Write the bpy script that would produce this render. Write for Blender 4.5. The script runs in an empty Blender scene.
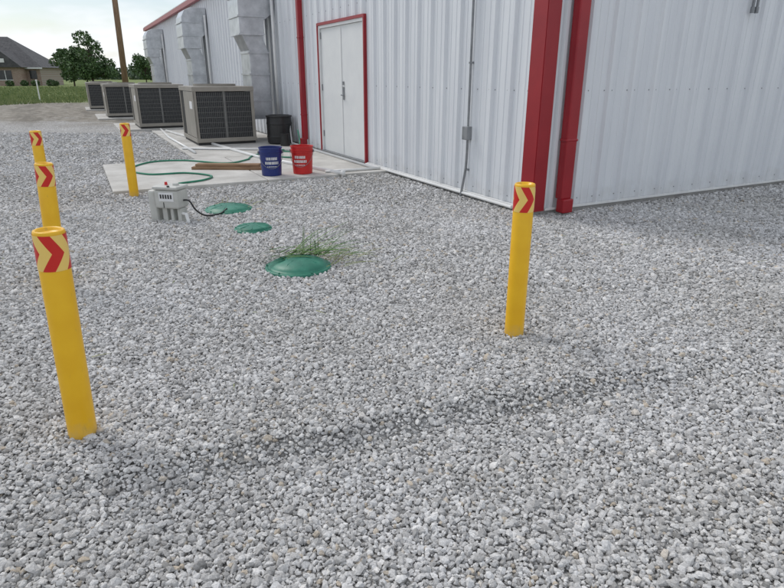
import bpy, math, random
import numpy as np
from mathutils import Vector, Matrix
random.seed(7); rng=np.random.default_rng(11)
scene=bpy.context.scene
COL=scene.collection

# ------------------------------------------------------------------ materials
def nmat(name):
    m=bpy.data.materials.new(name); m.use_nodes=True
    nt=m.node_tree; b=nt.nodes['Principled BSDF']
    return m,nt,b
def N(nt,t,**kw):
    n=nt.nodes.new(t)
    for k,v in kw.items():
        if k in n.inputs.keys(): n.inputs[k].default_value=v
        else: setattr(n,k,v)
    return n
def ramp(nt,stops,interp='LINEAR'):
    r=nt.nodes.new('ShaderNodeValToRGB'); e=r.color_ramp.elements; r.color_ramp.interpolation=interp
    e[0].position=stops[0][0]; e[0].color=(*stops[0][1],1)
    e[1].position=stops[-1][0]; e[1].color=(*stops[-1][1],1)
    for p,c in stops[1:-1]:
        x=e.new(p); x.color=(*c,1)
    return r
def mth(nt,op,a,b=None,clamp=False):
    n=nt.nodes.new('ShaderNodeMath'); n.operation=op; n.use_clamp=clamp
    for i,v in enumerate((a,b)):
        if v is None: continue
        if isinstance(v,(int,float)): n.inputs[i].default_value=v
        else: nt.links.new(v,n.inputs[i])
    return n.outputs[0]
def mixc(nt,f,a,b,blend='MIX'):
    n=nt.nodes.new('ShaderNodeMix'); n.data_type='RGBA'; n.blend_type=blend
    for i,v in ((0,f),(6,a),(7,b)):
        if isinstance(v,(int,float)): n.inputs[i].default_value=v
        elif isinstance(v,tuple): n.inputs[i].default_value=(*v,1) if len(v)==3 else v
        else: nt.links.new(v,n.inputs[i])
    return n.outputs[2]
def simple(name,c1,c2,scale=4,rough=.6,metal=0,bump=0,bscale=None,spec=.5,stretch=(1,1,1)):
    m,nt,b=nmat(name)
    tc=N(nt,'ShaderNodeTexCoord'); mp=N(nt,'ShaderNodeMapping'); mp.inputs['Scale'].default_value=stretch
    nt.links.new(tc.outputs['Object'],mp.inputs['Vector'])
    no=N(nt,'ShaderNodeTexNoise',Scale=scale,Detail=6.0,Roughness=.6); nt.links.new(mp.outputs[0],no.inputs['Vector'])
    r=ramp(nt,[(.35,c1),(.68,c2)]); nt.links.new(no.outputs['Fac'],r.inputs[0]); nt.links.new(r.outputs[0],b.inputs['Base Color'])
    b.inputs['Roughness'].default_value=rough; b.inputs['Metallic'].default_value=metal
    b.inputs['Specular IOR Level'].default_value=spec
    if bump:
        n2=N(nt,'ShaderNodeTexNoise',Scale=bscale or scale*6,Detail=5.0); nt.links.new(mp.outputs[0],n2.inputs['Vector'])
        bp=N(nt,'ShaderNodeBump',Strength=bump,Distance=.01); nt.links.new(n2.outputs['Fac'],bp.inputs['Height']); nt.links.new(bp.outputs[0],b.inputs['Normal'])
    return m

def wall_mat():
    m,nt,b=nmat('white_painted_metal')
    tc=N(nt,'ShaderNodeTexCoord'); mp=N(nt,'ShaderNodeMapping'); mp.inputs['Scale'].default_value=(3,3,.35)
    nt.links.new(tc.outputs['Object'],mp.inputs['Vector'])
    no=N(nt,'ShaderNodeTexNoise',Scale=2.0,Detail=5.0); nt.links.new(mp.outputs[0],no.inputs['Vector'])
    r=ramp(nt,[(.3,(.68,.70,.73)),(.7,(.76,.78,.80))]); nt.links.new(no.outputs['Fac'],r.inputs[0])
    sp=N(nt,'ShaderNodeSeparateXYZ'); nt.links.new(tc.outputs['Object'],sp.inputs[0])
    n2=N(nt,'ShaderNodeTexNoise',Scale=7.0,Detail=4.0); nt.links.new(tc.outputs['Object'],n2.inputs['Vector'])
    hgt=mth(nt,'MULTIPLY',n2.outputs['Fac'],.5)
    f=mth(nt,'DIVIDE',mth(nt,'SUBTRACT',hgt,sp.outputs[2]),.35,clamp=True)
    f=mth(nt,'MULTIPLY',f,.45)
    c=mixc(nt,f,r.outputs[0],(.42,.40,.37)); nt.links.new(c,b.inputs['Base Color'])
    b.inputs['Roughness'].default_value=.36
    n3=N(nt,'ShaderNodeTexNoise',Scale=1.6,Detail=2.0); nt.links.new(tc.outputs['Object'],n3.inputs['Vector'])
    bp=N(nt,'ShaderNodeBump',Strength=.3,Distance=.03); nt.links.new(n3.outputs['Fac'],bp.inputs['Height']); nt.links.new(bp.outputs[0],b.inputs['Normal'])
    return m
M_wall=wall_mat()
M_red=simple('red_painted_trim',(.27,.006,.014),(.33,.010,.018),3,.38)
M_door=simple('door_paint',(.70,.71,.71),(.76,.77,.76),3,.45)
M_dark=simple('dark_gap',(.02,.02,.02),(.03,.03,.03))
M_galv=simple('galvanised_steel',(.46,.48,.50),(.66,.68,.70),5,.40,.7,.05)
M_tan=simple('tan_cabinet_paint',(.27,.25,.215),(.33,.305,.265),3,.5)
M_coil=simple('condenser_coil',(.035,.037,.04),(.07,.072,.075),30,.6,.3)
M_grille=simple('grille_wire',(.13,.13,.125),(.17,.17,.16),10,.5)
M_conc=simple('concrete',(.42,.405,.375),(.60,.585,.55),2.2,.85,0,.25,60)
M_foot=simple('foundation_concrete',(.3,.29,.28),(.42,.41,.39),5,.9,0,.3,50)
M_pvc=simple('white_pvc',(.7,.7,.69),(.8,.8,.78),5,.35)
M_green=simple('green_plastic',(.012,.14,.09),(.035,.22,.145),7,.45,0,.1,40)
M_black=simple('black_plastic',(.012,.012,.013),(.025,.025,.025),6,.4)
M_blue=simple('blue_plastic',(.008,.02,.14),(.012,.03,.18),6,.4)
M_redp=simple('red_plastic',(.5,.012,.012),(.6,.02,.018),6,.4)
M_white=simple('white_print',(.7,.7,.7),(.8,.8,.8),6,.6)
M_hose=simple('green_hose_rubber',(.01,.16,.09),(.02,.24,.14),10,.45)
M_wood=simple('weathered_lumber',(.20,.115,.06),(.33,.21,.12),4,.8,0,.3,40,stretch=(1,8,8))
M_pole=simple('pole_wood',(.18,.115,.07),(.30,.20,.125),4,.9,0,.3,30,stretch=(6,6,.6))
M_pump=simple('light_grey_plastic',(.46,.46,.43),(.56,.56,.52),9,.5,0,.05,60)
M_metal=simple('grey_metal',(.20,.21,.22),(.30,.31,.32),9,.45,.4)
M_roofm=simple('metal_roof',(.5,.51,.52),(.6,.61,.62),2,.4,.2)
M_shingle=simple('dark_shingles',(.06,.06,.065),(.115,.112,.115),3,.9,0,.2)
M_glass=simple('window_glass',(.03,.035,.04),(.05,.055,.06),2,.1)
M_bark=simple('bark',(.07,.05,.035),(.13,.1,.07),8,.9,0,.4)

def yellow_mat():
    m,nt,b=nmat('yellow_sleeve_plastic')
    tc=N(nt,'ShaderNodeTexCoord')
    no=N(nt,'ShaderNodeTexNoise',Scale=9.0,Detail=4.0); nt.links.new(tc.outputs['Object'],no.inputs['Vector'])
    r=ramp(nt,[(.3,(.80,.43,.004)),(.7,(.87,.50,.010))]); nt.links.new(no.outputs['Fac'],r.inputs[0])
    sp=N(nt,'ShaderNodeSeparateXYZ'); nt.links.new(tc.outputs['Object'],sp.inputs[0])
    n2=N(nt,'ShaderNodeTexNoise',Scale=30.0,Detail=4.0); nt.links.new(tc.outputs['Object'],n2.inputs['Vector'])
    f=mth(nt,'DIVIDE',mth(nt,'SUBTRACT',mth(nt,'MULTIPLY',n2.outputs['Fac'],.16),sp.outputs[2]),.10,clamp=True)
    c=mixc(nt,mth(nt,'MULTIPLY',f,.4),r.outputs[0],(.42,.36,.25))
    mp=N(nt,'ShaderNodeMapping'); mp.inputs['Scale'].default_value=(1,1,.25); nt.links.new(tc.outputs['Object'],mp.inputs['Vector'])
    n4=N(nt,'ShaderNodeTexNoise',Scale=60.0,Detail=3.0); nt.links.new(mp.outputs[0],n4.inputs['Vector'])
    f4=mth(nt,'MULTIPLY',mth(nt,'DIVIDE',mth(nt,'SUBTRACT',n4.outputs['Fac'],.66),.06,clamp=True),.4)
    c=mixc(nt,f4,c,(.50,.30,.06))
    nt.links.new(c,b.inputs['Base Color']); b.inputs['Roughness'].default_value=.33
    return m
M_yel=yellow_mat()
def band_mat():
    m,nt,b=nmat('reflective_chevron_band')
    uv=N(nt,'ShaderNodeUVMap'); sp=N(nt,'ShaderNodeSeparateXYZ'); nt.links.new(uv.outputs[0],sp.inputs[0])
    vv=mth(nt,'ABSOLUTE',mth(nt,'SUBTRACT',sp.outputs[1],.5))
    ph=mth(nt,'FRACT',mth(nt,'ADD',mth(nt,'ADD',mth(nt,'MULTIPLY',sp.outputs[0],4.0),mth(nt,'MULTIPLY',vv,.95)),4.0))
    f=mth(nt,'LESS_THAN',ph,.50)
    c=mixc(nt,f,(.86,.60,.16),(.60,.018,.012)); nt.links.new(c,b.inputs['Base Color']); b.inputs['Roughness'].default_value=.3
    return m
M_band=band_mat()
def brick_mat():
    m,nt,b=nmat('brick')
    tc=N(nt,'ShaderNodeTexCoord'); mp=N(nt,'ShaderNodeMapping'); mp.inputs['Rotation'].default_value=(math.radians(90),0,0)
    nt.links.new(tc.outputs['Object'],mp.inputs['Vector'])
    br=N(nt,'ShaderNodeTexBrick',Scale=3.0); br.inputs['Color1'].default_value=(.28,.17,.13,1); br.inputs['Color2'].default_value=(.36,.27,.21,1); br.inputs['Mortar'].default_value=(.4,.37,.33,1)
    nt.links.new(mp.outputs[0],br.inputs['Vector']); nt.links.new(br.outputs[0],b.inputs['Base Color']); b.inputs['Roughness'].default_value=.9
    return m
M_brick=brick_mat()
def leaf_mat(name,c1,c2):
    m,nt,b=nmat(name)
    g=N(nt,'ShaderNodeNewGeometry'); r=ramp(nt,[(0,c1),(1,c2)]); nt.links.new(g.outputs['Random Per Island'],r.inputs[0])
    nt.links.new(r.outputs[0],b.inputs['Base Color']); b.inputs['Roughness'].default_value=.6
    return m
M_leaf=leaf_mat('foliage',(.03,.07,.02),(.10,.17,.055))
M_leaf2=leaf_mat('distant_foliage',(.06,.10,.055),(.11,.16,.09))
M_grass=leaf_mat('grass_blades',(.10,.16,.045),(.26,.29,.11))
M_weed=leaf_mat('weed_blades',(.035,.11,.015),(.14,.25,.055))
M_straw=leaf_mat('dry_stalks',(.15,.19,.06),(.28,.28,.12))

def stone_mat():
    m,nt,b=nmat('crushed_limestone')
    g=N(nt,'ShaderNodeNewGeometry')
    r=ramp(nt,[(0,(.28,.275,.265)),(.10,(.40,.395,.385)),(.5,(.55,.545,.535)),(.88,(.68,.675,.665)),(.96,(.78,.77,.75)),(.98,(.54,.47,.38)),(1,(.48,.43,.36))])
    nt.links.new(g.outputs['Random Per Island'],r.inputs[0])
    tc=N(nt,'ShaderNodeTexCoord')
    no=N(nt,'ShaderNodeTexNoise',Scale=210.0,Detail=1.0); nt.links.new(tc.outputs['Object'],no.inputs['Vector'])
    r2=ramp(nt,[(.3,(.76,.76,.76)),(.7,(1.1,1.1,1.1))]); nt.links.new(no.outputs['Fac'],r2.inputs[0])
    nb=N(nt,'ShaderNodeTexNoise',Scale=1.1,Detail=2.0); nt.links.new(tc.outputs['Object'],nb.inputs['Vector'])
    r3=ramp(nt,[(.3,(.90,.89,.875)),(.7,(1.04,1.04,1.05))]); nt.links.new(nb.outputs['Fac'],r3.inputs[0])
    c=mixc(nt,1.0,r.outputs[0],r2.outputs[0],'MULTIPLY'); c=mixc(nt,1.0,c,r3.outputs[0],'MULTIPLY')
    nt.links.new(c,b.inputs['Base Color']); b.inputs['Roughness'].default_value=.9; b.inputs['Specular IOR Level'].default_value=.25
    return m
M_stone=stone_mat()

def ground_mat():
    m,nt,b=nmat('gravel_dirt_and_grass')
    g=N(nt,'ShaderNodeNewGeometry'); pos=g.outputs['Position']
    sp=N(nt,'ShaderNodeSeparateXYZ'); nt.links.new(pos,sp.inputs[0])
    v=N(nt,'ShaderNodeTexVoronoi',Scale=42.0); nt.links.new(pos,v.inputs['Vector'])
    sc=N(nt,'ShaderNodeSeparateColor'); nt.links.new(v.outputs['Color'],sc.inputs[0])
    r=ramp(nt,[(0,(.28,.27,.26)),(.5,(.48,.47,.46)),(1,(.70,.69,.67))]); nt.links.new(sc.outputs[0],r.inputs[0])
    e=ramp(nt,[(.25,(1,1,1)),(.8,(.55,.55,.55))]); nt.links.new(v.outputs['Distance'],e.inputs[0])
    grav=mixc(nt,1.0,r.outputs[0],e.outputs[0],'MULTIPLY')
    nb=N(nt,'ShaderNodeTexNoise',Scale=.8,Detail=5.0); nt.links.new(pos,nb.inputs['Vector'])
    rb=ramp(nt,[(.3,(.82,.81,.79)),(.7,(1.05,1.05,1.05))]); nt.links.new(nb.outputs['Fac'],rb.inputs[0])
    grav=mixc(nt,1.0,grav,rb.outputs[0],'MULTIPLY')
    # dirt: stony, brown-grey, blotchy
    nd=N(nt,'ShaderNodeTexNoise',Scale=3.2,Detail=10.0,Roughness=.78); nt.links.new(pos,nd.inputs['Vector'])
    rd=ramp(nt,[(.38,(.13,.11,.085)),(.5,(.25,.225,.185)),(.62,(.40,.375,.33))]); nt.links.new(nd.outputs['Fac'],rd.inputs[0])
    ng=N(nt,'ShaderNodeTexNoise',Scale=.35,Detail=9.0,Roughness=.75); nt.links.new(pos,ng.inputs['Vector'])
    rg=ramp(nt,[(.3,(.10,.15,.045)),(.55,(.19,.23,.085)),(.75,(.33,.31,.17))]); nt.links.new(ng.outputs['Fac'],rg.inputs[0])
    # streaks along the travel direction (parallel to the building)
    mp=N(nt,'ShaderNodeMapping'); mp.vector_type='TEXTURE'; mp.inputs['Rotation'].default_value=(0,0,math.radians(27.2)); mp.inputs['Scale'].default_value=(1.1,9.0,1); nt.links.new(pos,mp.inputs['Vector'])
    nn=N(nt,'ShaderNodeTexNoise',Scale=1.0,Detail=7.0,Roughness=.65); nt.links.new(mp.outputs[0],nn.inputs['Vector'])
    mq=N(nt,'ShaderNodeMapping'); mq.inputs['Scale'].default_value=(.16,.3,1); nt.links.new(pos,mq.inputs['Vector'])
    nq=N(nt,'ShaderNodeTexNoise',Scale=1.0,Detail=6.0,Roughness=.6); nt.links.new(mq.outputs[0],nq.inputs['Vector'])
    yy=mth(nt,'ADD',sp.outputs[1],mth(nt,'MULTIPLY',mth(nt,'SUBTRACT',nq.outputs['Fac'],.5),20.0))
    yy=mth(nt,'ADD',yy,mth(nt,'MULTIPLY',mth(nt,'SUBTRACT',nn.outputs['Fac'],.5),14.0))
    yy=mth(nt,'SUBTRACT',yy,mth(nt,'MULTIPLY',mth(nt,'ADD',sp.outputs[0],8.0),.2))
    fd=mth(nt,'DIVIDE',mth(nt,'SUBTRACT',yy,15.0),5.0,clamp=True)
    fd=mth(nt,'MULTIPLY',fd,.9)
    fs=mth(nt,'DIVIDE',mth(nt,'SUBTRACT',nn.outputs['Fac'],.50),.10,clamp=True)
    dirt=mixc(nt,mth(nt,'MULTIPLY',fs,.55),rd.outputs[0],(.10,.088,.07))
    f3=mth(nt,'DIVIDE',mth(nt,'SUBTRACT',.42,nn.outputs['Fac']),.08,clamp=True)
    dirt=mixc(nt,mth(nt,'MULTIPLY',f3,.6),dirt,(.42,.39,.34))
    y2=mth(nt,'ADD',sp.outputs[1],mth(nt,'MULTIPLY',mth(nt,'SUBTRACT',nq.outputs['Fac'],.5),16.0))
    y2=mth(nt,'ADD',y2,mth(nt,'MULTIPLY',mth(nt,'SUBTRACT',nd.outputs['Fac'],.5),7.0))
    fg=mth(nt,'DIVIDE',mth(nt,'SUBTRACT',y2,31.0),2.5,clamp=True)
    c=mixc(nt,fd,grav,dirt); c=mixc(nt,fg,c,rg.outputs[0])
    nt.links.new(c,b.inputs['Base Color']); b.inputs['Roughness'].default_value=.95; b.inputs['Specular IOR Level'].default_value=.2
    bp=N(nt,'ShaderNodeBump',Strength=.8,Distance=.012); bp.invert=True
    nt.links.new(v.outputs['Distance'],bp.inputs['Height']); nt.links.new(bp.outputs[0],b.inputs['Normal'])
    return m
M_ground=ground_mat()

# ------------------------------------------------------------------ mesh helpers
def empty(name,M=None,parent=None):
    o=bpy.data.objects.new(name,None); COL.objects.link(o); o.empty_display_size=.1
    if parent: o.parent=parent
    if M is not None: o.matrix_world=M
    return o
def mesh(name,V,F,mat,parent=None,smooth=False,bevel=0,M=None):
    me=bpy.data.meshes.new(name); me.from_pydata([tuple(v) for v in V],[],F); me.update()
    me.materials.append(mat)
    if smooth:
        for p in me.polygons: p.use_smooth=True
    o=bpy.data.objects.new(name,me); COL.objects.link(o)
    if parent: o.parent=parent
    if M is not None: o.matrix_local=M
    if bevel:
        bm=o.modifiers.new('b','BEVEL'); bm.width=bevel; bm.segments=2; bm.limit_method='ANGLE'
    return o
class MB:
    def __init__(s): s.V=[]; s.F=[]
    def box(s,x0,x1,y0,y1,z0,z1):
        n=len(s.V); s.V+=[(x,y,z) for z in (z0,z1) for x,y in ((x0,y0),(x1,y0),(x1,y1),(x0,y1))]
        s.F+=[tuple(n+i for i in f) for f in ((3,2,1,0),(4,5,6,7),(0,1,5,4),(1,2,6,5),(2,3,7,6),(3,0,4,7))]; return s
    def prism_y(s,prof,y0,y1):
        n=len(s.V); k=len(prof); s.V+=[(x,y0,z) for x,z in prof]+[(x,y1,z) for x,z in prof]
        s.F+=[tuple(n+i for i in range(k)),tuple(n+k+i for i in reversed(range(k)))]
        s.F+=[(n+i,n+k+i,n+k+(i+1)%k,n+(i+1)%k) for i in range(k)]; return s
    def cyl(s,x,y,z0,z1,r0,r1=None,seg=20,cap=True,lean=(0,0)):
        r1=r0 if r1 is None else r1; n=len(s.V)
        for z,r,l in ((z0,r0,(0,0)),(z1,r1,lean)):
            s.V+=[(x+l[0]+r*math.cos(2*math.pi*i/seg),y+l[1]+r*math.sin(2*math.pi*i/seg),z) for i in range(seg)]
        s.F+=[(n+i,n+(i+1)%seg,n+seg+(i+1)%seg,n+seg+i) for i in range(seg)]
        if cap: s.F+=[tuple(n+seg+i for i in range(seg)),tuple(n+i for i in reversed(range(seg)))]
        return s
    def tube(s,pts,r,seg=8,r1=None,cap=True):
        pts=[Vector(p) for p in pts]; n=len(s.V); k=len(pts)
        for i,p in enumerate(pts):
            t=(pts[min(i+1,k-1)]-pts[max(i-1,0)]).normalized()
            a=t.cross(Vector((0,0,1)) if abs(t.z)<.9 else Vector((1,0,0))).normalized(); c=t.cross(a)
            rr=r if r1 is None else r+(r1-r)*i/(k-1)
            s.V+=[tuple(p+rr*(math.cos(2*math.pi*j/seg)*a+math.sin(2*math.pi*j/seg)*c)) for j in range(seg)]
        for i in range(k-1):
            s.F+=[(n+i*seg+j,n+i*seg+(j+1)%seg,n+(i+1)*seg+(j+1)%seg,n+(i+1)*seg+j) for j in range(seg)]
        if cap: s.F+=[tuple(n+j for j in reversed(range(seg))),tuple(n+(k-1)*seg+j for j in range(seg))]
        return s
    def lathe(s,prof,seg=32,c=(0,0,0)):
        n=len(s.V)
        for r,z in prof: s.V+=[(c[0]+r*math.cos(2*math.pi*i/seg),c[1]+r*math.sin(2*math.pi*i/seg),c[2]+z) for i in range(seg)]
        for a in range(len(prof)-1):
            s.F+=[(n+a*seg+i,n+a*seg+(i+1)%seg,n+(a+1)*seg+(i+1)%seg,n+(a+1)*seg+i) for i in range(seg)]
        return s
    def obj(s,name,mat,parent=None,**k): return mesh(name,s.V,s.F,mat,parent,**k)
def spline(P,n=8):
    P=[Vector(p) for p in P]; Q=[P[0]]+P+[P[-1]]; out=[]
    for i in range(1,len(Q)-2):
        a,b,c,d=Q[i-1:i+3]
        for j in range(n):
            t=j/n; out.append(.5*((2*b)+(c-a)*t+(2*a-5*b+4*c-d)*t*t+(3*b-a-3*c+d)*t**3))
    out.append(P[-1]); return out

# ------------------------------------------------------------------ frames
CX,CY=1.365,5.657
ANG=math.radians(27.2); ca,sa=math.cos(ANG),math.sin(ANG)
MB_=Matrix.Translation((CX,CY,0))@Matrix.Rotation(ANG,4,'Z')
def Lw(x,y,z=0): return Vector((CX+ca*x-sa*y,CY+sa*x+ca*y,z))

def sm(x,a,b):
    t=np.clip((x-a)/(b-a),0,1); return t*t*(3-2*t)
def gh(x,y):
    x=np.asarray(x,float); y=np.asarray(y,float)
    # tyre rut: a bank that drops towards the viewer side, long and continuous
    l=(y-(2.02+.33*x+.03*np.sin(x*2.3)+.008*np.sin(x*9)))/1.06
    fade=sm(x,-1.5,-.6)*(1-sm(x,.9,2.0))
    h=-.050*fade*(1-sm(l,-.085,.045))*(1-sm(-l,.14,1.0))
    h=h+.010*fade*np.exp(-((l-.09)/.09)**2)
    near=1-sm(np.hypot(x,y),9,14)
    h=h+near*(.006*np.sin(1.9*x+.7*y+.4)*np.sin(1.3*y-.6*x)+.003*np.sin(3.3*x-1.6*y))
    for off in (-.2,1.35):
        c=-2.6-off-.55*(y-4)
        h=h-.012*np.exp(-((x-c)/.14)**2)*sm(y,2.6,4)*near
    for o2 in (2.75,3.25):
        l2=(y-(o2+.18*x+.03*np.sin(2*x)))
        h=h-.007*np.exp(-(l2/.08)**2)*sm(x,-2.2,-1)*(1-sm(x,2.5,3.5))
    return h

# ------------------------------------------------------------------ ground
def axis(lo,hi,step,far):
    a=list(np.arange(lo,hi+1e-6,step)); d=step; p=a[-1]
    while p<far: d*=1.22; p+=d; a.append(p)
    d=step; p=a[0]; L=[]
    while p>-far: d*=1.22; p-=d; L.append(p)
    return np.array(L[::-1]+a)
xs=axis(-6,6,.05,1500); ys=axis(-1,9,.05,1500)
X,Y=np.meshgrid(xs,ys); Z=gh(X,Y)-.004
nx,ny=len(xs),len(ys)
V=np.stack([X.ravel(),Y.ravel(),Z.ravel()],1)
i=np.arange(nx-1)[None,:]+np.arange(ny-1)[:,None]*nx
F=np.stack([i,i+1,i+1+nx,i+nx],-1).reshape(-1,4)
def npmesh(name,V,F,mat,smooth=False):
    me=bpy.data.meshes.new(name); k=F.shape[1]
    me.vertices.add(len(V)); me.vertices.foreach_set('co',V.astype(np.float32).ravel())
    me.loops.add(F.size); me.loops.foreach_set('vertex_index',F.astype(np.int32).ravel())
    me.polygons.add(len(F)); me.polygons.foreach_set('loop_start',np.arange(0,F.size,k,dtype=np.int32))
    try: me.polygons.foreach_set('loop_total',np.full(len(F),k,dtype=np.int32))
    except Exception: pass
    me.polygons.foreach_set('use_smooth',np.full(len(F),smooth,dtype=bool))
    me.update(calc_edges=True); me.materials.append(mat)
    o=bpy.data.objects.new(name,me); COL.objects.link(o); return o
npmesh('ground',V,F,M_ground,True)

SLABS=[(-3.56,-1.76,3.03,5.5),(-1.745,-.03,3.03,5.5),(-2.22,-.03,5.515,8.5),(-2.22,-.03,8.515,11.4),(-2.9,-.03,11.9,14.4),(-3.2,-.03,16.6,19.3),(-3.4,-.03,22.5,25)]
LIDS=[(-.668,4.02,.235,.075),(-1.224,5.085,.165,.05),(-1.658,5.92,.235,.06)]
def keep(x,y):
    rx=x-CX; ry=y-CY; lx=ca*rx+sa*ry; ly=-sa*rx+ca*ry
    k=~((lx>-.01)&(ly>-.01))
    for a,b,c,d in SLABS: k&=~((lx>a-.004)&(lx<b+.05)&(ly>c-.004)&(ly<d+.004))
    for a,b,r,_ in LIDS: k&=np.hypot(x-a,y-b)>r*(.88+.08*np.sin(3*np.arctan2(y-b,x-a)+a*9))
    return k
t=(1+5**.5)/2
ico=np.array([(-1,t,0),(1,t,0),(-1,-t,0),(1,-t,0),(0,-1,t),(0,1,t),(0,-1,-t),(0,1,-t),(t,0,-1),(t,0,1),(-t,0,-1),(-t,0,1)],float); ico/=np.linalg.norm(ico[0])
icoF=np.array([(0,11,5),(0,5,1),(0,1,7),(0,7,10),(0,10,11),(1,5,9),(5,11,4),(11,10,2),(10,7,6),(7,1,8),(3,9,4),(3,4,2),(3,2,6),(3,6,8),(3,8,9),(4,9,5),(2,4,11),(6,2,10),(8,6,7),(9,8,1)])
octv=np.array([(1,0,0),(-1,0,0),(0,1,0),(0,-1,0),(0,0,1),(0,0,-1)],float)
octF=np.array([(0,2,4),(2,1,4),(1,3,4),(3,0,4),(2,0,5),(1,2,5),(3,1,5),(0,3,5)])
def stones(y0,y1,sp,size,shape,layer=0,frac=1.0):
    xmax=.74*y1+.9
    gx=np.arange(-xmax,xmax,sp); gy=np.arange(y0,y1,sp)
    A,B=np.meshgrid(gx,gy); A=A.ravel(); B=B.ravel()
    A=A+rng.uniform(-.6,.6,A.size)*sp; B=B+rng.uniform(-.6,.6,B.size)*sp
    k=(np.abs(A)<.74*B+.9)&keep(A,B)
    if frac<1: k&=rng.random(A.size)<frac
    A=A[k];B=B[k]; n=A.size
    base,Fc=(ico,icoF) if shape=='i' else (octv,octF)
    nv=len(base); var=base[None]*(1+rng.uniform(-.28,.28,(96,nv,1)))+rng.normal(0,.07,(96,nv,3))
    s=size*np.clip(rng.lognormal(0,.34,n),.45,2.1)*.5
    sc=s[:,None]*np.stack([rng.uniform(.95,1.35,n),rng.uniform(.7,1.05,n),rng.uniform(.5,.85,n)],1)
    P=var[rng.integers(0,96,n)]*sc[:,None,:]
    yaw=rng.uniform(0,2*np.pi,n); tilt=rng.normal(0,.38,n); ti2=rng.normal(0,.38,n)
    def rot(P,a,i,j):
        c,s_=np.cos(a)[:,None],np.sin(a)[:,None]; p=P.copy()
        p[:,:,i]=P[:,:,i]*c-P[:,:,j]*s_; p[:,:,j]=P[:,:,i]*s_+P[:,:,j]*c; return p
    P=rot(P,tilt,1,2); P=rot(P,ti2,0,2); P=rot(P,yaw,0,1)
    P[:,:,0]+=A[:,None]; P[:,:,1]+=B[:,None]
    P[:,:,2]+=(gh(A,B)+s*.25+layer*size*.35+rng.uniform(-.002,.002,n))[:,None]
    Fa=(Fc[None]+(np.arange(n)*nv)[:,None,None]).reshape(-1,3)
    return P.reshape(-1,3),Fa
parts=[stones(.45,3.5,.0118,.0152,'i'),stones(.45,3.5,.024,.0165,'i',1,.55),stones(3.5,6.2,.0165,.020,'i'),stones(6.2,9.5,.0225,.026,'o'),stones(9.5,14.5,.034,.036,'o')]
Vs=[];Fs=[];o=0
for v,f in parts: Vs.append(v);Fs.append(f+o);o+=len(v)
npmesh('gravel',np.concatenate(Vs),np.concatenate(Fs),M_stone)
print('stone tris',sum(len(f) for f in Fs))

# ------------------------------------------------------------------ building
B=empty('metal_building',MB_)
LEN,WID,EH,RH=29.6,15.0,3.5,4.75
def rib_profile(L0,L1,off=0.0):
    pts=[]; P=.305; k=math.floor((L0-off)/P)-1
    while True:
        b=off+k*P
        if b-.035>L1: break
        for ds,o in ((-.036,0),(-.017,.03),(.017,.03),(.036,0),(.092,0),(.098,.005),(.112,.005),(.118,0),(.188,0),(.194,.005),(.208,.005),(.214,0)):
            s=b+ds
            if L0<s<L1: pts.append((s,o))
        k+=1
    return [(L0,0)]+pts+[(L1,0)]
def panel(name,pts,fn,z0,ztop):
    V=[];F=[]
    for s,o in pts: V.append(fn(s,o,z0)); V.append(fn(s,o,ztop(s)))
    for i in range(len(pts)-1): F.append((2*i,2*i+2,2*i+3,2*i+1))
    return mesh(name,V,F,M_wall,B)
fl=lambda s,o,z:(-o,s,z)
D0,D1,DH=3.8,5.6,2.05
panel('side_wall_panels_near',rib_profile(0,D0,.15),fl,.06,lambda s:EH)
panel('side_wall_panels_over_door',rib_profile(D0,D1,.15),fl,DH,lambda s:EH)
panel('side_wall_panels_far',rib_profile(D1,LEN,.15),fl,.06,lambda s:EH)
gz=lambda s:EH+(RH-EH)*(1-abs(s-WID/2)/(WID/2))
pr=rib_profile(0,WID,.2); pr=sorted(pr+[(WID/2+.0001,0)])
panel('gable_wall_panels',pr,lambda s,o,z:(s,-o,z),.06,gz)
mb=MB(); W=WID
mb.V=[(.03,.03,0),(W,.03,0),(W,LEN,0),(.03,LEN,0),(.03,.03,EH-.02),(W,.03,EH-.02),(W,LEN,EH-.02),(.03,LEN,EH-.02),(W/2,.03,RH-.02),(W/2,LEN,RH-.02)]
mb.F=[(0,4,7,3),(0,1,5,8,4),(1,2,6,5),(2,3,7,9,6)]
mb.obj('wall_core',M_wall,B)
mb=MB()
mb.V=[(-.12,-.08,EH),(W/2,-.08,RH+.02),(W+.12,-.08,EH),(-.12,LEN+.08,EH),(W/2,LEN+.08,RH+.02),(W+.12,LEN+.08,EH)]
mb.V+=[(x,y,z+.04) for x,y,z in mb.V]
mb.F=[(6,7,10,9),(7,8,11,10),(0,3,4,1),(1,4,5,2),(0,1,7,6),(1,2,8,7),(3,9,10,4),(4,10,11,5),(0,6,9,3),(2,5,11,8)]
mb.obj('roof',M_roofm,B)
mb=MB()
mb.box(-.155,-.033,-.1,LEN+.1,EH-.14,EH-.005)
mb.box(-.041,.10,-.045,-.0345,.05,EH-.145)
mb.obj('corner_trim_and_gutter',M_red,B)
mb=MB(); mb.prism_y([(0,EH-.16),(W/2,RH-.16),(W/2,RH+.0),(0,EH)],-.075,-.036); mb.prism_y([(W/2,RH-.16),(W,EH-.16),(W,EH),(W/2,RH)],-.0751,-.0361)
mb.obj('rake_trim',M_red,B)
MB().box(-.0455,-.0345,-.034,.15,.05,EH-.145).obj('corner_trim_side',M_red,B)
MB().box(-.0455,-.034,LEN-.13,LEN+.02,.05,EH-.145).obj('far_corner_trim',M_red,B)
mb=MB(); mb.box(-.125,-.035,6.3,6.41,.18,EH-.15); mb.box(-.17,-.06,6.295,6.415,.07,.2)
for z in (.6,1.9,3.0): mb.box(-.13,-.034,6.29,6.42,z,z+.03)
mb.obj('side_downspout',M_red,B,bevel=.01)
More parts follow.
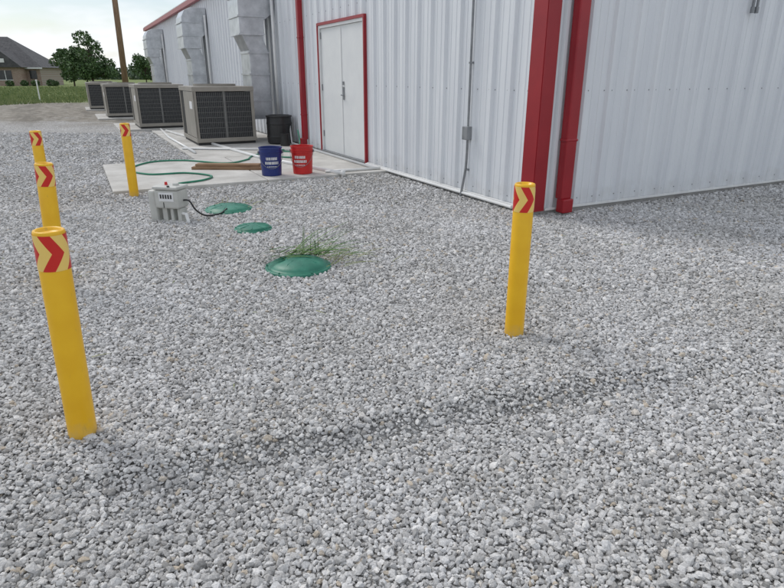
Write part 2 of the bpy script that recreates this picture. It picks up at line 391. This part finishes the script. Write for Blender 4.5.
mb=MB(); mb.box(.235,.36,-.13,-.035,.16,EH-.1)
mb.prism_y([(.235,.165),(.36,.165),(.36,.03),(.235,.03)],-.165,-.06)
for z in (.7,2.0,3.0): mb.box(.225,.37,-.134,-.034,z,z+.03)
mb.obj('gable_downspout',M_red,B,bevel=.012)
MB().box(-.012,.03,-.012,LEN,-.1,.055).obj('foundation_edge',M_foot,B)
MB().box(.0301,W,-.012,.03,-.1,.055).obj('foundation_edge_gable',M_foot,B)
mb=MB(); mb.tube([(-.058,.25,.045),(-.058,3.72,.047)],.017); mb.obj('base_conduit',M_pvc,B)
MB().box(-.04,-.0125,.16,D0-.07,.048,.07).obj('base_trim_side',M_pvc,B)
MB().box(.12,W,-.04,-.0125,.048,.068).obj('base_trim_gable',M_pvc,B)
mb=MB(); mid=(D0+D1)/2
mb.box(.0,.035,D0+.045,mid-.003,.07,DH-.045); mb.box(.0,.035,mid+.003,D1-.045,.07,DH-.045)
mb.obj('double_door_leaves',M_door,B,bevel=.004)
MB().box(.036,.05,D0,D1,.0,DH).obj('door_gap',M_dark,B)
mb=MB(); mb.box(-.03,.045,D0+.0,D0+.042,.05,DH-.043); mb.box(-.03,.045,D1-.042,D1,.05,DH-.043); mb.box(-.03,.045,D0,D1,DH-.042,DH-.001)
mb.obj('door_frame',M_door,B)
mb=MB(); mb.box(-.045,-.001,D0-.035,D0-.001,.05,DH+.04); mb.box(-.045,-.001,D1+.001,D1+.035,.05,DH+.04); mb.box(-.0455,-.0012,D0,D1,DH+.001,DH+.042)
mb.obj('door_trim',M_red,B)
MB().box(-.05,.03,D0,D1,.02,.068).obj('door_threshold',M_metal,B)
MB().box(-.01,-.001,mid-.014,mid+.02,.12,DH-.08).obj('door_astragal',M_door,B)
mb=MB(); mb.tube([(-.0,mid-.07,1.0),(-.05,mid-.07,1.0),(-.055,mid-.17,1.0)],.011)
mb.box(-.012,-.001,mid-.095,mid-.045,.93,1.12); mb.box(-.02,-.001,mid-.09,mid-.05,1.15,1.2)
mb.obj('door_handle',M_metal,B)
mb=MB()
for z in (.3,1.05,1.85):
    mb.box(-.012,-.001,D0+.046,D0+.06,z,z+.1); mb.box(-.012,-.001,D1-.06,D1-.046,z,z+.1)
mb.obj('door_hinges',M_metal,B)
mb=MB(); mb.tube(spline([(-.05,1.09,.63),(-.05,1.10,.35),(-.06,1.13,.15),(-.07,1.16,-.02)]),.014); mb.tube([(-.05,1.09,.76),(-.05,1.09,EH-.2)],.013)
for z in (.3,1.4,2.4): mb.box(-.055,-.031,1.06,1.12,z,z+.02)
mb.obj('conduit',M_metal,B,smooth=False)
MB().box(-.095,-.031,1.04,1.14,.63,.77).obj('junction_box',M_metal,B,bevel=.006)
mb=MB(); 
for r in (2.68,2.75): mb.tube([(r,-.06,1.93),(r,-.06,3.4)],.014); mb.cyl(r,-.06,1.9,1.96,.02)
mb.box(2.65,2.78,-.07,-.031,2.1,2.13)
mb.obj('gable_conduits',M_metal,B)
mb=MB()
for z in (.13,1.15,2.25,3.3):
    for k in range(0,95):
        s=.15+k*.305
        for ds in (-.05,.05):
            y=s+ds
            if y<.2 or y>LEN-.2 or (D0-.08<y<D1+.08 and z<DH+.06): continue
            if k<40: mb.box(-.005,.001,y-.005,y+.005,z-.005,z+.005)
    for k in range(0,48):
        for ds in (-.05,.05):
            x=.2+k*.305+ds
            if x>.4: mb.box(x-.005,x+.005,-.005,.001,z-.005,z+.005)
mb.obj('screws',M_metal,B)

# ------------------------------------------------------------------ ducts
def duct(y0,y1,top=3.1,w2=.86):
    E=empty('exhaust_duct',MB_@Matrix.Translation((0,(y0+y1)/2,0))); h=(y1-y0)/2; q=top-3.1
    mb=MB(); mb.prism_y([(-.03,3.1+q),(-.44,3.1+q),(-.62,3.03+q),(-.71,2.86+q),(-.73,2.6),(-.73,2.05),(-.26,2.05),(-.24,2.3),(-.03,2.45)],-h,h)
    mb.obj('elbow_hood',M_galv,E,bevel=.006)
    mb=MB(); mb.prism_y([(-.69,2.049),(-.30,2.049),(-.18,1.75),(-.18,.45),(-.56,.45),(-.56,1.75)],-h*w2,h*w2)
    mb.obj('drop_duct',M_galv,E,bevel=.006)
    mb=MB()
    for z in (2.35,2.7): mb.box(-.755,-.22,-h-.025,-h-.001,z,z+.03); mb.box(-.755,-.731,-h,h,z,z+.03)
    for z in (.8,1.3,1.7): mb.box(-.585,-.165,-h*w2-.025,-h*w2-.001,z,z+.03); mb.box(-.585,-.561,-h*w2,h*w2,z,z+.03)
    mb.box(-.75,-.24,-h-.012,h+.012,2.03,2.06)
    mb.obj('flanges',M_galv,E)
    mb=MB(); mb.tube([(-.10,-h-.12,.3),(-.10,-h-.12,2.9)],.03,10); mb.obj('drain_pipe',M_pvc,E,smooth=True)
for a,b in ((8.0,8.8),(14.6,15.6),(23.8,25.0)): duct(a,b,3.25 if a<9 else 3.1)

# ------------------------------------------------------------------ AC units
def ac(x0,x1,y0,y1,h,zb=.045):
    E=empty('air_conditioning_unit',MB_@Matrix.Translation((x0,y0,zb))); w=x1-x0; d=y1-y0
    mb=MB(); mb.box(.02,w-.02,.02,d-.02,0,.05); mb.obj('base_rail',M_dark,E)
    MB().box(.03,w-.03,.03,d-.03,.1,h-.1).obj('coil_core',M_coil,E)
    mb=MB(); c=.06
    for (a,b) in ((0,0),(w-c,0),(0,d-c),(w-c,d-c)): mb.box(a,a+c,b,b+c,.05,h-.06)
    mb.box(-.004,w+.004,-.004,d+.004,.045,.12)
    mb.box(-.008,w+.008,-.008,d+.008,h-.085,h)
    mb.box(-.003,.028,.0,d*.40,.13,h-.09); mb.box(-.001,.028,d*.41,d*.7,.13,h-.09)
    mb.obj('cabinet_frame',M_tan,E,bevel=.006)
    mb=MB(); n=int((w-2*c)/.035)
    for k in range(1,n): x=c+k*(w-2*c)/n; mb.box(x-.003,x+.003,.016,.022,.12,h-.085)
    for k in range(1,9): z=.12+k*(h-.2)/9; mb.box(c,w-c,.008,.0155,z-.004,z+.004)
    n=int((d*.3-c)/.04)
    for k in range(n): y=d*.7+k*.04+.02; mb.box(.012,.02,y-.003,y+.003,.12,h-.085)
    mb.box(w*.48,w*.52,.004,.0079,.12,h-.086)
    mb.obj('coil_guard',M_grille,E)
    mb=MB(); cx=w*.5; cy=d*.5; R=min(w,d)*.36
    mb.lathe([(R,h),(R,h+.04),(R-.03,h+.04),(R-.03,h)],28,(cx,cy,0)); mb.obj('fan_ring',M_tan,E)
    mb=MB()
    for k in range(1,7): mb.lathe([(R*k/7,h+.03),(R*k/7+.006,h+.036),(R*k/7+.006,h+.03)],24,(cx,cy,0))
    for k in range(8): a=k*math.pi/4; mb.tube([(cx,cy,h+.03),(cx+R*math.cos(a),cy+R*math.sin(a),h+.03)],.004,5)
    mb.obj('fan_guard',M_grille,E)
    mb=MB(); mb.box(-.006,-.0035,d*.1,d*.28,h*.62,h*.75); mb.obj('rating_label',M_white,E)
ac(-1.83,-.70,7.45,9.0,1.05); ac(-2.42,-1.28,12.0,13.6,1.04); ac(-2.9,-1.75,17,18.6,1.0); ac(-3.25,-2.1,22.8,24.3,1.0)

E=empty('concrete_slab',MB_)
for a,b,c,d in SLABS: MB().box(a,b,c,d,-.1,.042).obj('slab_panel',M_conc,E,bevel=.008)

# ------------------------------------------------------------------ bollards
def bollard(x,y,lean,rotz,h=.8):
    z=float(gh(x,y))
    M=Matrix.Translation((x,y,z))@Matrix.Rotation(math.atan2(lean[0],h),4,'Y')@Matrix.Rotation(-math.atan2(lean[1],h),4,'X')@Matrix.Rotation(rotz,4,'Z')
    E=empty('yellow_bollard',M); R=.05
    MB().lathe([(R,-.1),(R,h-.008),(R-.002,h-.002),(R-.006,h),(R-.011,h-.003),(R-.014,h-.012),(.0001,h-.010)],40).obj('sleeve',M_yel,E,smooth=True)
    seg=40; r=R+.0016; z0,z1=h-.135,h-.012; me=bpy.data.meshes.new('band'); V=[];F=[]
    for i in range(seg+1):
        a=2*math.pi*i/seg; V+=[(r*math.cos(a),r*math.sin(a),z0),(r*math.cos(a),r*math.sin(a),z1)]
    for i in range(seg): F.append((2*i,2*i+2,2*i+3,2*i+1))
    me.from_pydata(V,[],F); uv=me.uv_layers.new()
    for p in me.polygons:
        p.use_smooth=True
        for li in p.loop_indices:
            vi=me.loops[li].vertex_index; uv.data[li].uv=((vi//2)/seg,float(vi%2))
    me.materials.append(M_band); ob=bpy.data.objects.new('reflective_band',me); COL.objects.link(ob); ob.parent=E
bollard(-1.18,1.93,(.028,0),.5)
bollard(.648,2.87,(-.002,0),.15)
bollard(-2.15,3.60,(.055,0),2.2)
bollard(-3.45,5.86,(.02,0),.9)
bollard(-2.92,6.66,(.01,0),1.9)

# ------------------------------------------------------------------ septic lids
for (x,y,r,h) in LIDS:
    E=empty('septic_tank_lid',Matrix.Translation((x,y,float(gh(x,y))))@Matrix.Rotation(random.random()*6,4,'Z'))
    MB().lathe([(r,-.05),(r,.012),(r-.004,.018),(r-.02,.020),(r-.024,.018),(r*.86,.034),(r*.7,h*.72),(r*.45,h*.92),(r*.2,h),(.0001,h)],40).obj('dome',M_green,E,smooth=True)
    mb=MB()
    for k in range(8):
        a=k*math.pi/4; c,s=math.cos(a),math.sin(a)
        mb.tube([(c*r*.82,s*r*.82,.034),(c*r*.6,s*r*.6,h*.775),(c*r*.3,s*r*.3,h*.935)],.006,6)
    for k in range(6):
        a=k*math.pi/3+.2; mb.cyl(math.cos(a)*(r-.012),math.sin(a)*(r-.012),.018,.027,.007,seg=6)
    mb.obj('ribs_and_bolts',M_green,E)

def blades(name,mat,specs):
    V=[];F=[]
    for (p,d,L,w,lift,droop) in specs:
        p=Vector(p); d=Vector((math.cos(d),math.sin(d),0)); side=Vector((-d.y,d.x,0)); n=len(V); K=7
        for i in range(K+1):
            t=i/K; q=p+d*L*t+Vector((0,0,lift*t-droop*t*t)); ww=w*(1-t**1.6)*.5+.0005
            V+= [q-side*ww,q+side*ww+Vector((0,0,ww*.9))]
        for i in range(K): F.append((n+2*i,n+2*i+2,n+2*i+3,n+2*i+1))
    return mesh(name,V,F,mat)
sp=[]
x0,y0=LIDS[0][:2]
for k in range(60):
    a=random.choice([random.gauss(2.9,.4),random.gauss(.25,.4)])
    px=x0+random.gauss(.02,.11); py=y0+random.gauss(.08,.05)
    sp.append(((px,py,.06+random.uniform(0,.03)),a,random.uniform(.08,.24),random.uniform(.005,.008),random.uniform(.02,.10),random.uniform(.03,.11)))
for k in range(24):
    a=random.uniform(-.1,1.0); sp.append(((x0+.03+random.uniform(-.12,.15),y0+.10,.06),a,random.uniform(.22,.46),random.uniform(.004,.007),random.uniform(.10,.32),random.uniform(.04,.18)))
for k in range(14):
    a=random.uniform(2.5,3.5); sp.append(((x0-.08,y0+random.uniform(-.06,.1),.06),a,random.uniform(.15,.28),.008,random.uniform(.04,.14),random.uniform(.08,.16)))
for k in range(9):
    a=random.uniform(0,6.28); sp.append(((x0+random.uniform(-.02,.15),y0+.12,.05),a,random.uniform(.05,.16),.005,random.uniform(.2,.36),random.uniform(.02,.08)))
blades('grass_weeds',M_weed,sp)
sp=[]
for k in range(26):
    a=random.gauss(.5,.6); sp.append(((x0+random.gauss(.2,.16),y0+random.gauss(.12,.10),.02),a,random.uniform(.12,.34),.004,random.uniform(.02,.14),.07))
for k in range(30):
    a=random.uniform(0,6.28); sp.append(((-1.658+random.gauss(-.05,.15),5.95+random.gauss(.1,.08),.03),a,random.uniform(.05,.16),.006,random.uniform(.02,.1),.04))
for k in range(70):
    cx=random.uniform(-4.5,3.5); cy=random.uniform(2.2,8); 
    if keep(np.array([cx]),np.array([cy]))[0]:
        sp.append(((cx,cy,float(gh(cx,cy))+.012),random.uniform(0,6.28),random.uniform(.03,.09),.004,random.uniform(0,.02),.01))
blades('grass_weeds',M_straw,sp)

# ------------------------------------------------------------------ air pump
E=empty('septic_air_pump',Matrix.Translation((-2.06,5.46,float(gh(-2.06,5.46))))@Matrix.Rotation(math.radians(-14),4,'Z'))
MB().box(-.11,.13,-.09,.09,.13,.30).obj('housing',M_pump,E,bevel=.018)
MB().box(-.12,.14,-.1,.1,.302,.335).obj('housing_lid',M_pump,E,bevel=.014)
MB().box(-.195,-.112,-.07,.07,-.03,.29).obj('side_cover',M_pump,E,bevel=.02)
mb=MB(); mb.box(-.07,-.02,-.05,.05,-.03,.129); mb.box(.02,.05,-.06,.06,-.03,.129); mb.box(.085,.125,-.05,.05,-.03,.129); mb.box(-.10,.15,-.08,.08,-.03,.012); mb.obj('legs',M_pump,E,bevel=.005)
MB().box(-.06,.09,-.094,-.0905,.2,.28).obj('label',M_white,E)
mb=MB()
for k in range(5): mb.box(-.045+k*.026,-.03+k*.026,-.0965,-.0942,.225,.262)
mb.box(-.02,-.014,-.094,-.0905,.14,.19); mb.cyl(.05,-.092,.335,.345,.012,seg=10)
mb.obj('lettering',M_dark,E)
MB().cyl(-.03,0,.335,.362,.014,.012).obj('cap',M_redp,E)
MB().cyl(.07,0,.335,.355,.03,.026).obj('vent_cap',M_pump,E)
mb=MB(); mb.tube(spline([(.13,0,.2),(.18,.02,.19),(.22,.05,.1),(.26,.15,.03),(.32,.3,.02),(.34,.40,.05)]),.008); mb.obj('air_hose',M_black,E,smooth=True)
mb=MB(); mb.tube([(.10,-.02,.08),(.17,-.04,.08),(.19,-.05,.02),(.2,-.06,-.03)],.016); mb.obj('pvc_elbow',M_pvc,E)

# ------------------------------------------------------------------ buckets
def bucket(x,y,mat,rz):
    E=empty('plastic_bucket',Matrix.Translation((x,y,.042))@Matrix.Rotation(rz,4,'Z'))
    MB().lathe([(.0001,.001),(.122,.001),(.128,.006),(.143,.28),(.152,.281),(.152,.292),(.145,.293),(.145,.305),(.153,.306),(.153,.318),(.146,.319),(.147,.352),(.155,.353),(.155,.365),(.149,.366),(.144,.36),(.126,.012),(.0001,.012)],36).obj('pail',mat,E,smooth=False)
    mb=MB(); pts=[(.158*math.cos(a),-.158*abs(math.sin(a))*.86,.30-.20*math.sin(a)) for a in np.linspace(0,math.pi,18)]
    mb.tube(pts,.003,6); mb.cyl(.157,0,.285,.315,.012,seg=8); mb.cyl(-.157,0,.285,.315,.012,seg=8); mb.obj('wire_handle',M_metal,E)
    mb=MB(); rr=random.Random(3)
    for row,(z0,z1,A) in enumerate(((.21,.245,.5),(.155,.19,.62),(.12,.13,.45))):
        a0=-math.pi/2-A
        while a0<-math.pi/2+A:
            wd=rr.uniform(.05,.13); a1=a0+wd
            b=len(mb.V)
            for a in (a0,a1):
                for z in (z0,z1): r=.1285+.0148*(z/.28)+.0025; mb.V.append((r*math.cos(a),r*math.sin(a),z))
            mb.F.append((b,b+2,b+3,b+1)); a0=a1+rr.uniform(.03,.06)
    mb.obj('printed_lettering',M_white,E)
bucket(-1.60,7.93,M_blue,.25); bucket(-1.21,8.09,M_redp,-.1)
p=Lw(-.32,7.15)
E=empty('black_barrel',Matrix.Translation((p.x,p.y,.042)))
MB().lathe([(.0001,0),(.21,0),(.235,.03),(.24,.12),(.245,.13),(.245,.15),(.24,.16),(.24,.36),(.245,.37),(.245,.39),(.24,.4),(.235,.49),(.25,.5),(.25,.53),(.21,.535),(.2,.50),(.0001,.50)],32).obj('drum',M_black,E,smooth=False)
p=Lw(-.36,6.7)
E=empty('metal_can',Matrix.Translation((p.x,p.y,.042)))
MB().lathe([(.0001,0),(.09,0),(.09,.2),(.093,.205),(.093,.22),(.08,.222),(.0001,.215)],20).obj('can_body',M_black,E)
E=empty('wooden_board',Matrix.Translation((-2.32,8.45,.042))@Matrix.Rotation(math.radians(-2),4,'Z'))
MB().box(-.50,.50,-.07,.07,0,.038).box(-.45,.45,-.045,.09,.039,.075).obj('planks',M_wood,E,bevel=.003)
E=empty('pvc_pipe',MB_)
mb=MB(); mb.tube([(-1.95,10.9,.065),(-1.3,5.2,.062),(-.75,2.95,.06)],.026,10); mb.tube([(-2.2,6.9,.065),(-.45,5.9,.06)],.02,10)
mb.tube([(-2.0,11.5,.065),(-2.12,9.2,.065),(-2.1,6.2,.065)],.022,10)
mb.cyl(-.75,2.95,.03,.1,.03); mb.tube([(-.16,3.2,.062),(-.16,6.9,.064),(-.16,7.0,.4)],.018,10)
mb.tube([(-.9,3.22,.062),(-.1,3.16,.062)],.018,8)
mb.obj('pipe_runs',M_pvc,E,smooth=True)
E=empty('garden_hose',MB_)
mb=MB(); mb.tube(spline([(-.2,6.4,.35),(-.3,6.1,.08),(-.75,5.9,.056),(-1.1,5.4,.056),(-.8,4.9,.056),(-.45,5.2,.056),(-.7,5.7,.06),(-1.25,5.5,.056),(-1.5,5.0,.056)],10),.012,8)
mb.tube(spline([(-1.5,5.0,.056),(-1.9,4.7,.056),(-2.4,5.3,.056),(-2.9,5.35,.056),(-3.25,4.7,.056),(-3.05,4.1,.056),(-2.6,4.0,.056),(-2.35,3.6,.056),(-2.5,3.3,.056),(-2.9,3.12,.054),(-3.1,2.85,.03)],10),.012,8)
mb.obj('hose',M_hose,E,smooth=True)

# ------------------------------------------------------------------ utility pole etc.
E=empty('utility_pole',Matrix.Translation((-14.9,35,0))@Matrix.Rotation(math.radians(1.0),4,'Y'))
MB().cyl(0,0,-.3,9.5,.17,.12,seg=14).obj('pole',M_pole,E,smooth=True)
MB().box(-1.1,1.1,-.2,-.08,8.7,8.85).obj('crossarm',M_pole,E)
mb=MB()
for x in (-.95,-.4,.4,.95): mb.cyl(x,-.14,8.85,9.0,.05,.03,seg=8)
mb.obj('insulators',M_metal,E)
E=empty('marker_post',Matrix.Translation((-19.0,33.5,0)))
MB().cyl(0,0,0,1.05,.035,seg=8).cyl(0,0,1.05,1.1,.06,.03,seg=8).obj('post',M_pvc,E)
E=empty('utility_cabinet',Matrix.Translation((-27.6,42,0)))
MB().box(-.75,.75,-.5,.5,0,.65).box(-.8,.8,-.55,.55,.651,.72).obj('cabinet',M_green,E,bevel=.03)

# ------------------------------------------------------------------ brick house
H=empty('brick_house',Matrix.Translation((-59.5,92,0))@Matrix.Rotation(math.radians(12),4,'Z'))
w,d,e=9.0,5.0,2.4
MB().box(-w,w,-d,d,-.2,e).obj('walls',M_brick,H)
def hip(x0,x1,y0,y1,z,rh,ov=.5):
    x0-=ov;x1+=ov;y0-=ov;y1+=ov; r=(y1-y0)/2*1.0; yc=(y0+y1)/2; mb=MB()
    mb.V=[(x0,y0,z),(x1,y0,z),(x1,y1,z),(x0,y1,z),(x0+r,yc,z+rh),(x1-r,yc,z+rh)]
    mb.F=[(0,1,5,4),(1,2,5),(2,3,4,5),(3,0,4),(3,2,1,0)]; return mb
hip(-w,w,-d,d,e,4.2).obj('roof',M_shingle,H)
mb=MB(); mb.box(-w-.5,w+.5,-d-.53,-d-.5,e-.18,e+.02); mb.obj('fascia',M_white,H)
for gx in (-3,5.2):
    MB().box(gx-2,gx+2,-d-2,-d,-.2,e-.003).obj('front_wing',M_brick,H)
    mb=MB(); z=e; mb.V=[(gx-2.4,-d-2.5,z),(gx+2.4,-d-2.5,z),(gx,-d-2.5,z+2.1),(gx-2.4,0,z),(gx+2.4,0,z),(gx,0,z+2.1)]; mb.F=[(0,1,2),(1,4,5,2),(3,0,2,5)]
    mb.obj('front_gable',M_shingle,H)
    MB().box(gx-.35,gx+.35,-d-2.55,-d-2.501,z+.6,z+1.1).obj('gable_vent',M_white,H)
mb=MB()
for x in (-.6,1.4): mb.box(x,x+1.1,-d-.04,-d-.002,.9,2.0)
for gx in (-3,5.2): mb.box(gx-.8,gx+.8,-d-2.04,-d-2.002,.8,2.0)
mb.box(7.6,8.5,-d-.04,-d-.002,.9,2.0)
mb.obj('windows',M_glass,H)
mb=MB()
for x in (-.6,1.4): mb.box(x-.08,x+1.18,-d-.06,-d-.041,.8,.88); mb.box(x-.08,x+1.18,-d-.06,-d-.041,2.02,2.1); mb.box(x+.52,x+.58,-d-.06,-d-.041,.9,2.0)
for gx in (-3,5.2): mb.box(gx-.88,gx+.88,-d-2.06,-d-2.041,.72,.8); mb.box(gx-.04,gx+.04,-d-2.06,-d-2.041,.8,2.0)
mb.obj('window_trim',M_white,H)
MB().box(-8.2,-5.6,-d-.05,-d-.002,0,2.1).obj('garage_door',M_white,H)

# ------------------------------------------------------------------ trees
def leafcloud(centres,n,size,flat=.8):
    C=np.array([c[:3] for c in centres]); R=np.array([c[3] for c in centres])
    wgt=R**2; idx=rng.choice(len(C),n,p=wgt/wgt.sum())
    d=rng.normal(size=(n,3)); d/=np.linalg.norm(d,axis=1)[:,None]
    rad=R[idx]*rng.uniform(.35,1.15,n)**.5; P=C[idx]+d*rad[:,None]*np.array([1,1,flat])
    u=rng.normal(size=(n,3)); u/=np.linalg.norm(u,axis=1)[:,None]; v=np.cross(u,rng.normal(size=(n,3))); v/=np.linalg.norm(v,axis=1)[:,None]
    s=size*rng.uniform(.5,1.3,n)[:,None]
    Q=np.stack([P-u*s,P-v*s*.6,P+u*s,P+v*s*.6],1).reshape(-1,3)
    return Q,np.arange(4*n).reshape(-1,4)
def tree(name,x,y,h,r,n=5000,size=.2,mat=None):
    E=empty(name,Matrix.Translation((x,y,0)))
    mb=MB(); mb.tube([(0,0,-.2),(.05,0,h*.2),(.0,.1,h*.45),(.05,0,h*.8)],.025*h,8,.008*h)
    cs=[]
    for k in range(30):
        a=random.uniform(0,6.28); zz=random.uniform(.22,.9)*h; rr=r*random.uniform(.2,.9)*math.sqrt(max(.05,1-((zz/h-.5)/.5)**2))
        c=(rr*math.cos(a),rr*math.sin(a),zz,r*random.uniform(.17,.33)); cs.append(c)
        mb.tube([(0,0,zz*.6),(c[0]*.5,c[1]*.5,zz*.8),(c[0],c[1],zz)],.05,5,.015)
    mb.obj('trunk_and_limbs',M_bark,E)
    Q,Fq=leafcloud(cs,n,size); o=npmesh('foliage',Q,Fq,mat or M_leaf); o.parent=E
tree('shade_tree',-37.2,78,6.3,3.3,7000,.17)
tree('shade_tree',-42.6,84,4.8,2.4,3600,.17)
tree('shade_tree',-50.5,104,5.2,2.6,2600,.18)
tree('shade_tree',-32.5,92,4.6,2.6,2600,.17)
tree('shade_tree',-47,120,5.0,3.2,3000,.2)
cs=[]
for k in range(420):
    x=-330+k*1.2+random.uniform(-1,1); y=250+random.uniform(-12,12)+.12*x
    cs.append((x,y,random.uniform(1,3.0),random.uniform(1.8,4.0)))
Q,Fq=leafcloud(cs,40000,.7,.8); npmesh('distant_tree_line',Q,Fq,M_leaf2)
cs=[(-51+k*1.5+random.uniform(-.4,.4),84+random.uniform(-1,1),.35,random.uniform(.4,.7)) for k in range(5)]
Q,Fq=leafcloud(cs,2500,.1,.8); npmesh('hedge',Q,Fq,M_leaf)
n=30000
yy=28+rng.random(n)**1.5*47; xx=-(.35+rng.random(n)*.50)*yy
xx+=rng.normal(0,1,n); edge=30.5+2.4*np.sin(xx*.35)+1.2*np.sin(xx*1.1+1)+rng.exponential(1.2,n)-1.5; k=yy>edge; xx=xx[k];yy=yy[k];n=len(xx)
a=rng.uniform(0,np.pi,n); s=rng.uniform(.02,.05,n)*(yy/32); hh=rng.uniform(.04,.17,n)*(.6+.4*np.sin(xx*.5)*np.sin(yy*.4)+.4)
P=np.stack([np.stack([xx-np.cos(a)*s,yy-np.sin(a)*s,np.zeros(n)-.01],1),np.stack([xx+np.cos(a)*s,yy+np.sin(a)*s,np.zeros(n)-.01],1),np.stack([xx+rng.normal(0,.03,n),yy,hh],1)],1).reshape(-1,3)
npmesh('field_grass',P,np.arange(3*n).reshape(-1,3),M_grass)

# ------------------------------------------------------------------ sky & sun
SUN_EL,SUN_AZ=50,-52
w=bpy.data.worlds.new('World'); scene.world=w; w.use_nodes=True; nt=w.node_tree; bg=nt.nodes['Background']
sky=N(nt,'ShaderNodeTexSky'); sky.sky_type='NISHITA'; sky.sun_disc=False; sky.sun_elevation=math.radians(SUN_EL); sky.sun_rotation=math.radians(SUN_AZ); sky.dust_density=1.0
tc=N(nt,'ShaderNodeTexCoord'); mp=N(nt,'ShaderNodeMapping'); mp.inputs['Scale'].default_value=(1,1,3.2); nt.links.new(tc.outputs['Generated'],mp.inputs['Vector'])
no=N(nt,'ShaderNodeTexNoise',Scale=4.2,Detail=4.0,Roughness=.55); nt.links.new(mp.outputs[0],no.inputs['Vector'])
r=ramp(nt,[(.42,(0,0,0)),(.58,(1,1,1))]); nt.links.new(no.outputs['Fac'],r.inputs[0])
cl=ramp(nt,[(.45,(8.6,9.0,9.6)),(.75,(10.2,10.3,10.4))]); nt.links.new(no.outputs['Fac'],cl.inputs[0])
f=mth(nt,'ADD',mth(nt,'MULTIPLY',r.outputs[0],.76),.22)
c=mixc(nt,f,sky.outputs[0],cl.outputs[0]); nt.links.new(c,bg.inputs[0]); bg.inputs[1].default_value=.112
L=bpy.data.lights.new('sun','SUN'); L.energy=1.5; L.angle=math.radians(20); L.color=(1,.965,.91)
o=bpy.data.objects.new('sun',L); COL.objects.link(o)
el,az=math.radians(SUN_EL),math.radians(SUN_AZ)
dv=Vector((math.sin(az)*math.cos(el),math.cos(az)*math.cos(el),math.sin(el)))
o.rotation_euler=dv.to_track_quat('Z','Y').to_euler(); o.location=(0,0,20)

cam=bpy.data.cameras.new('camera'); cam.lens=27.09; cam.sensor_width=36; cam.clip_end=4000; cam.clip_start=.05
o=bpy.data.objects.new('camera',cam); COL.objects.link(o); o.location=(0,0,1.28); o.rotation_euler=(math.radians(90-20.28),0,0)
scene.camera=o
scene.view_settings.view_transform='Standard'; scene.view_settings.look='None'; scene.view_settings.exposure=0
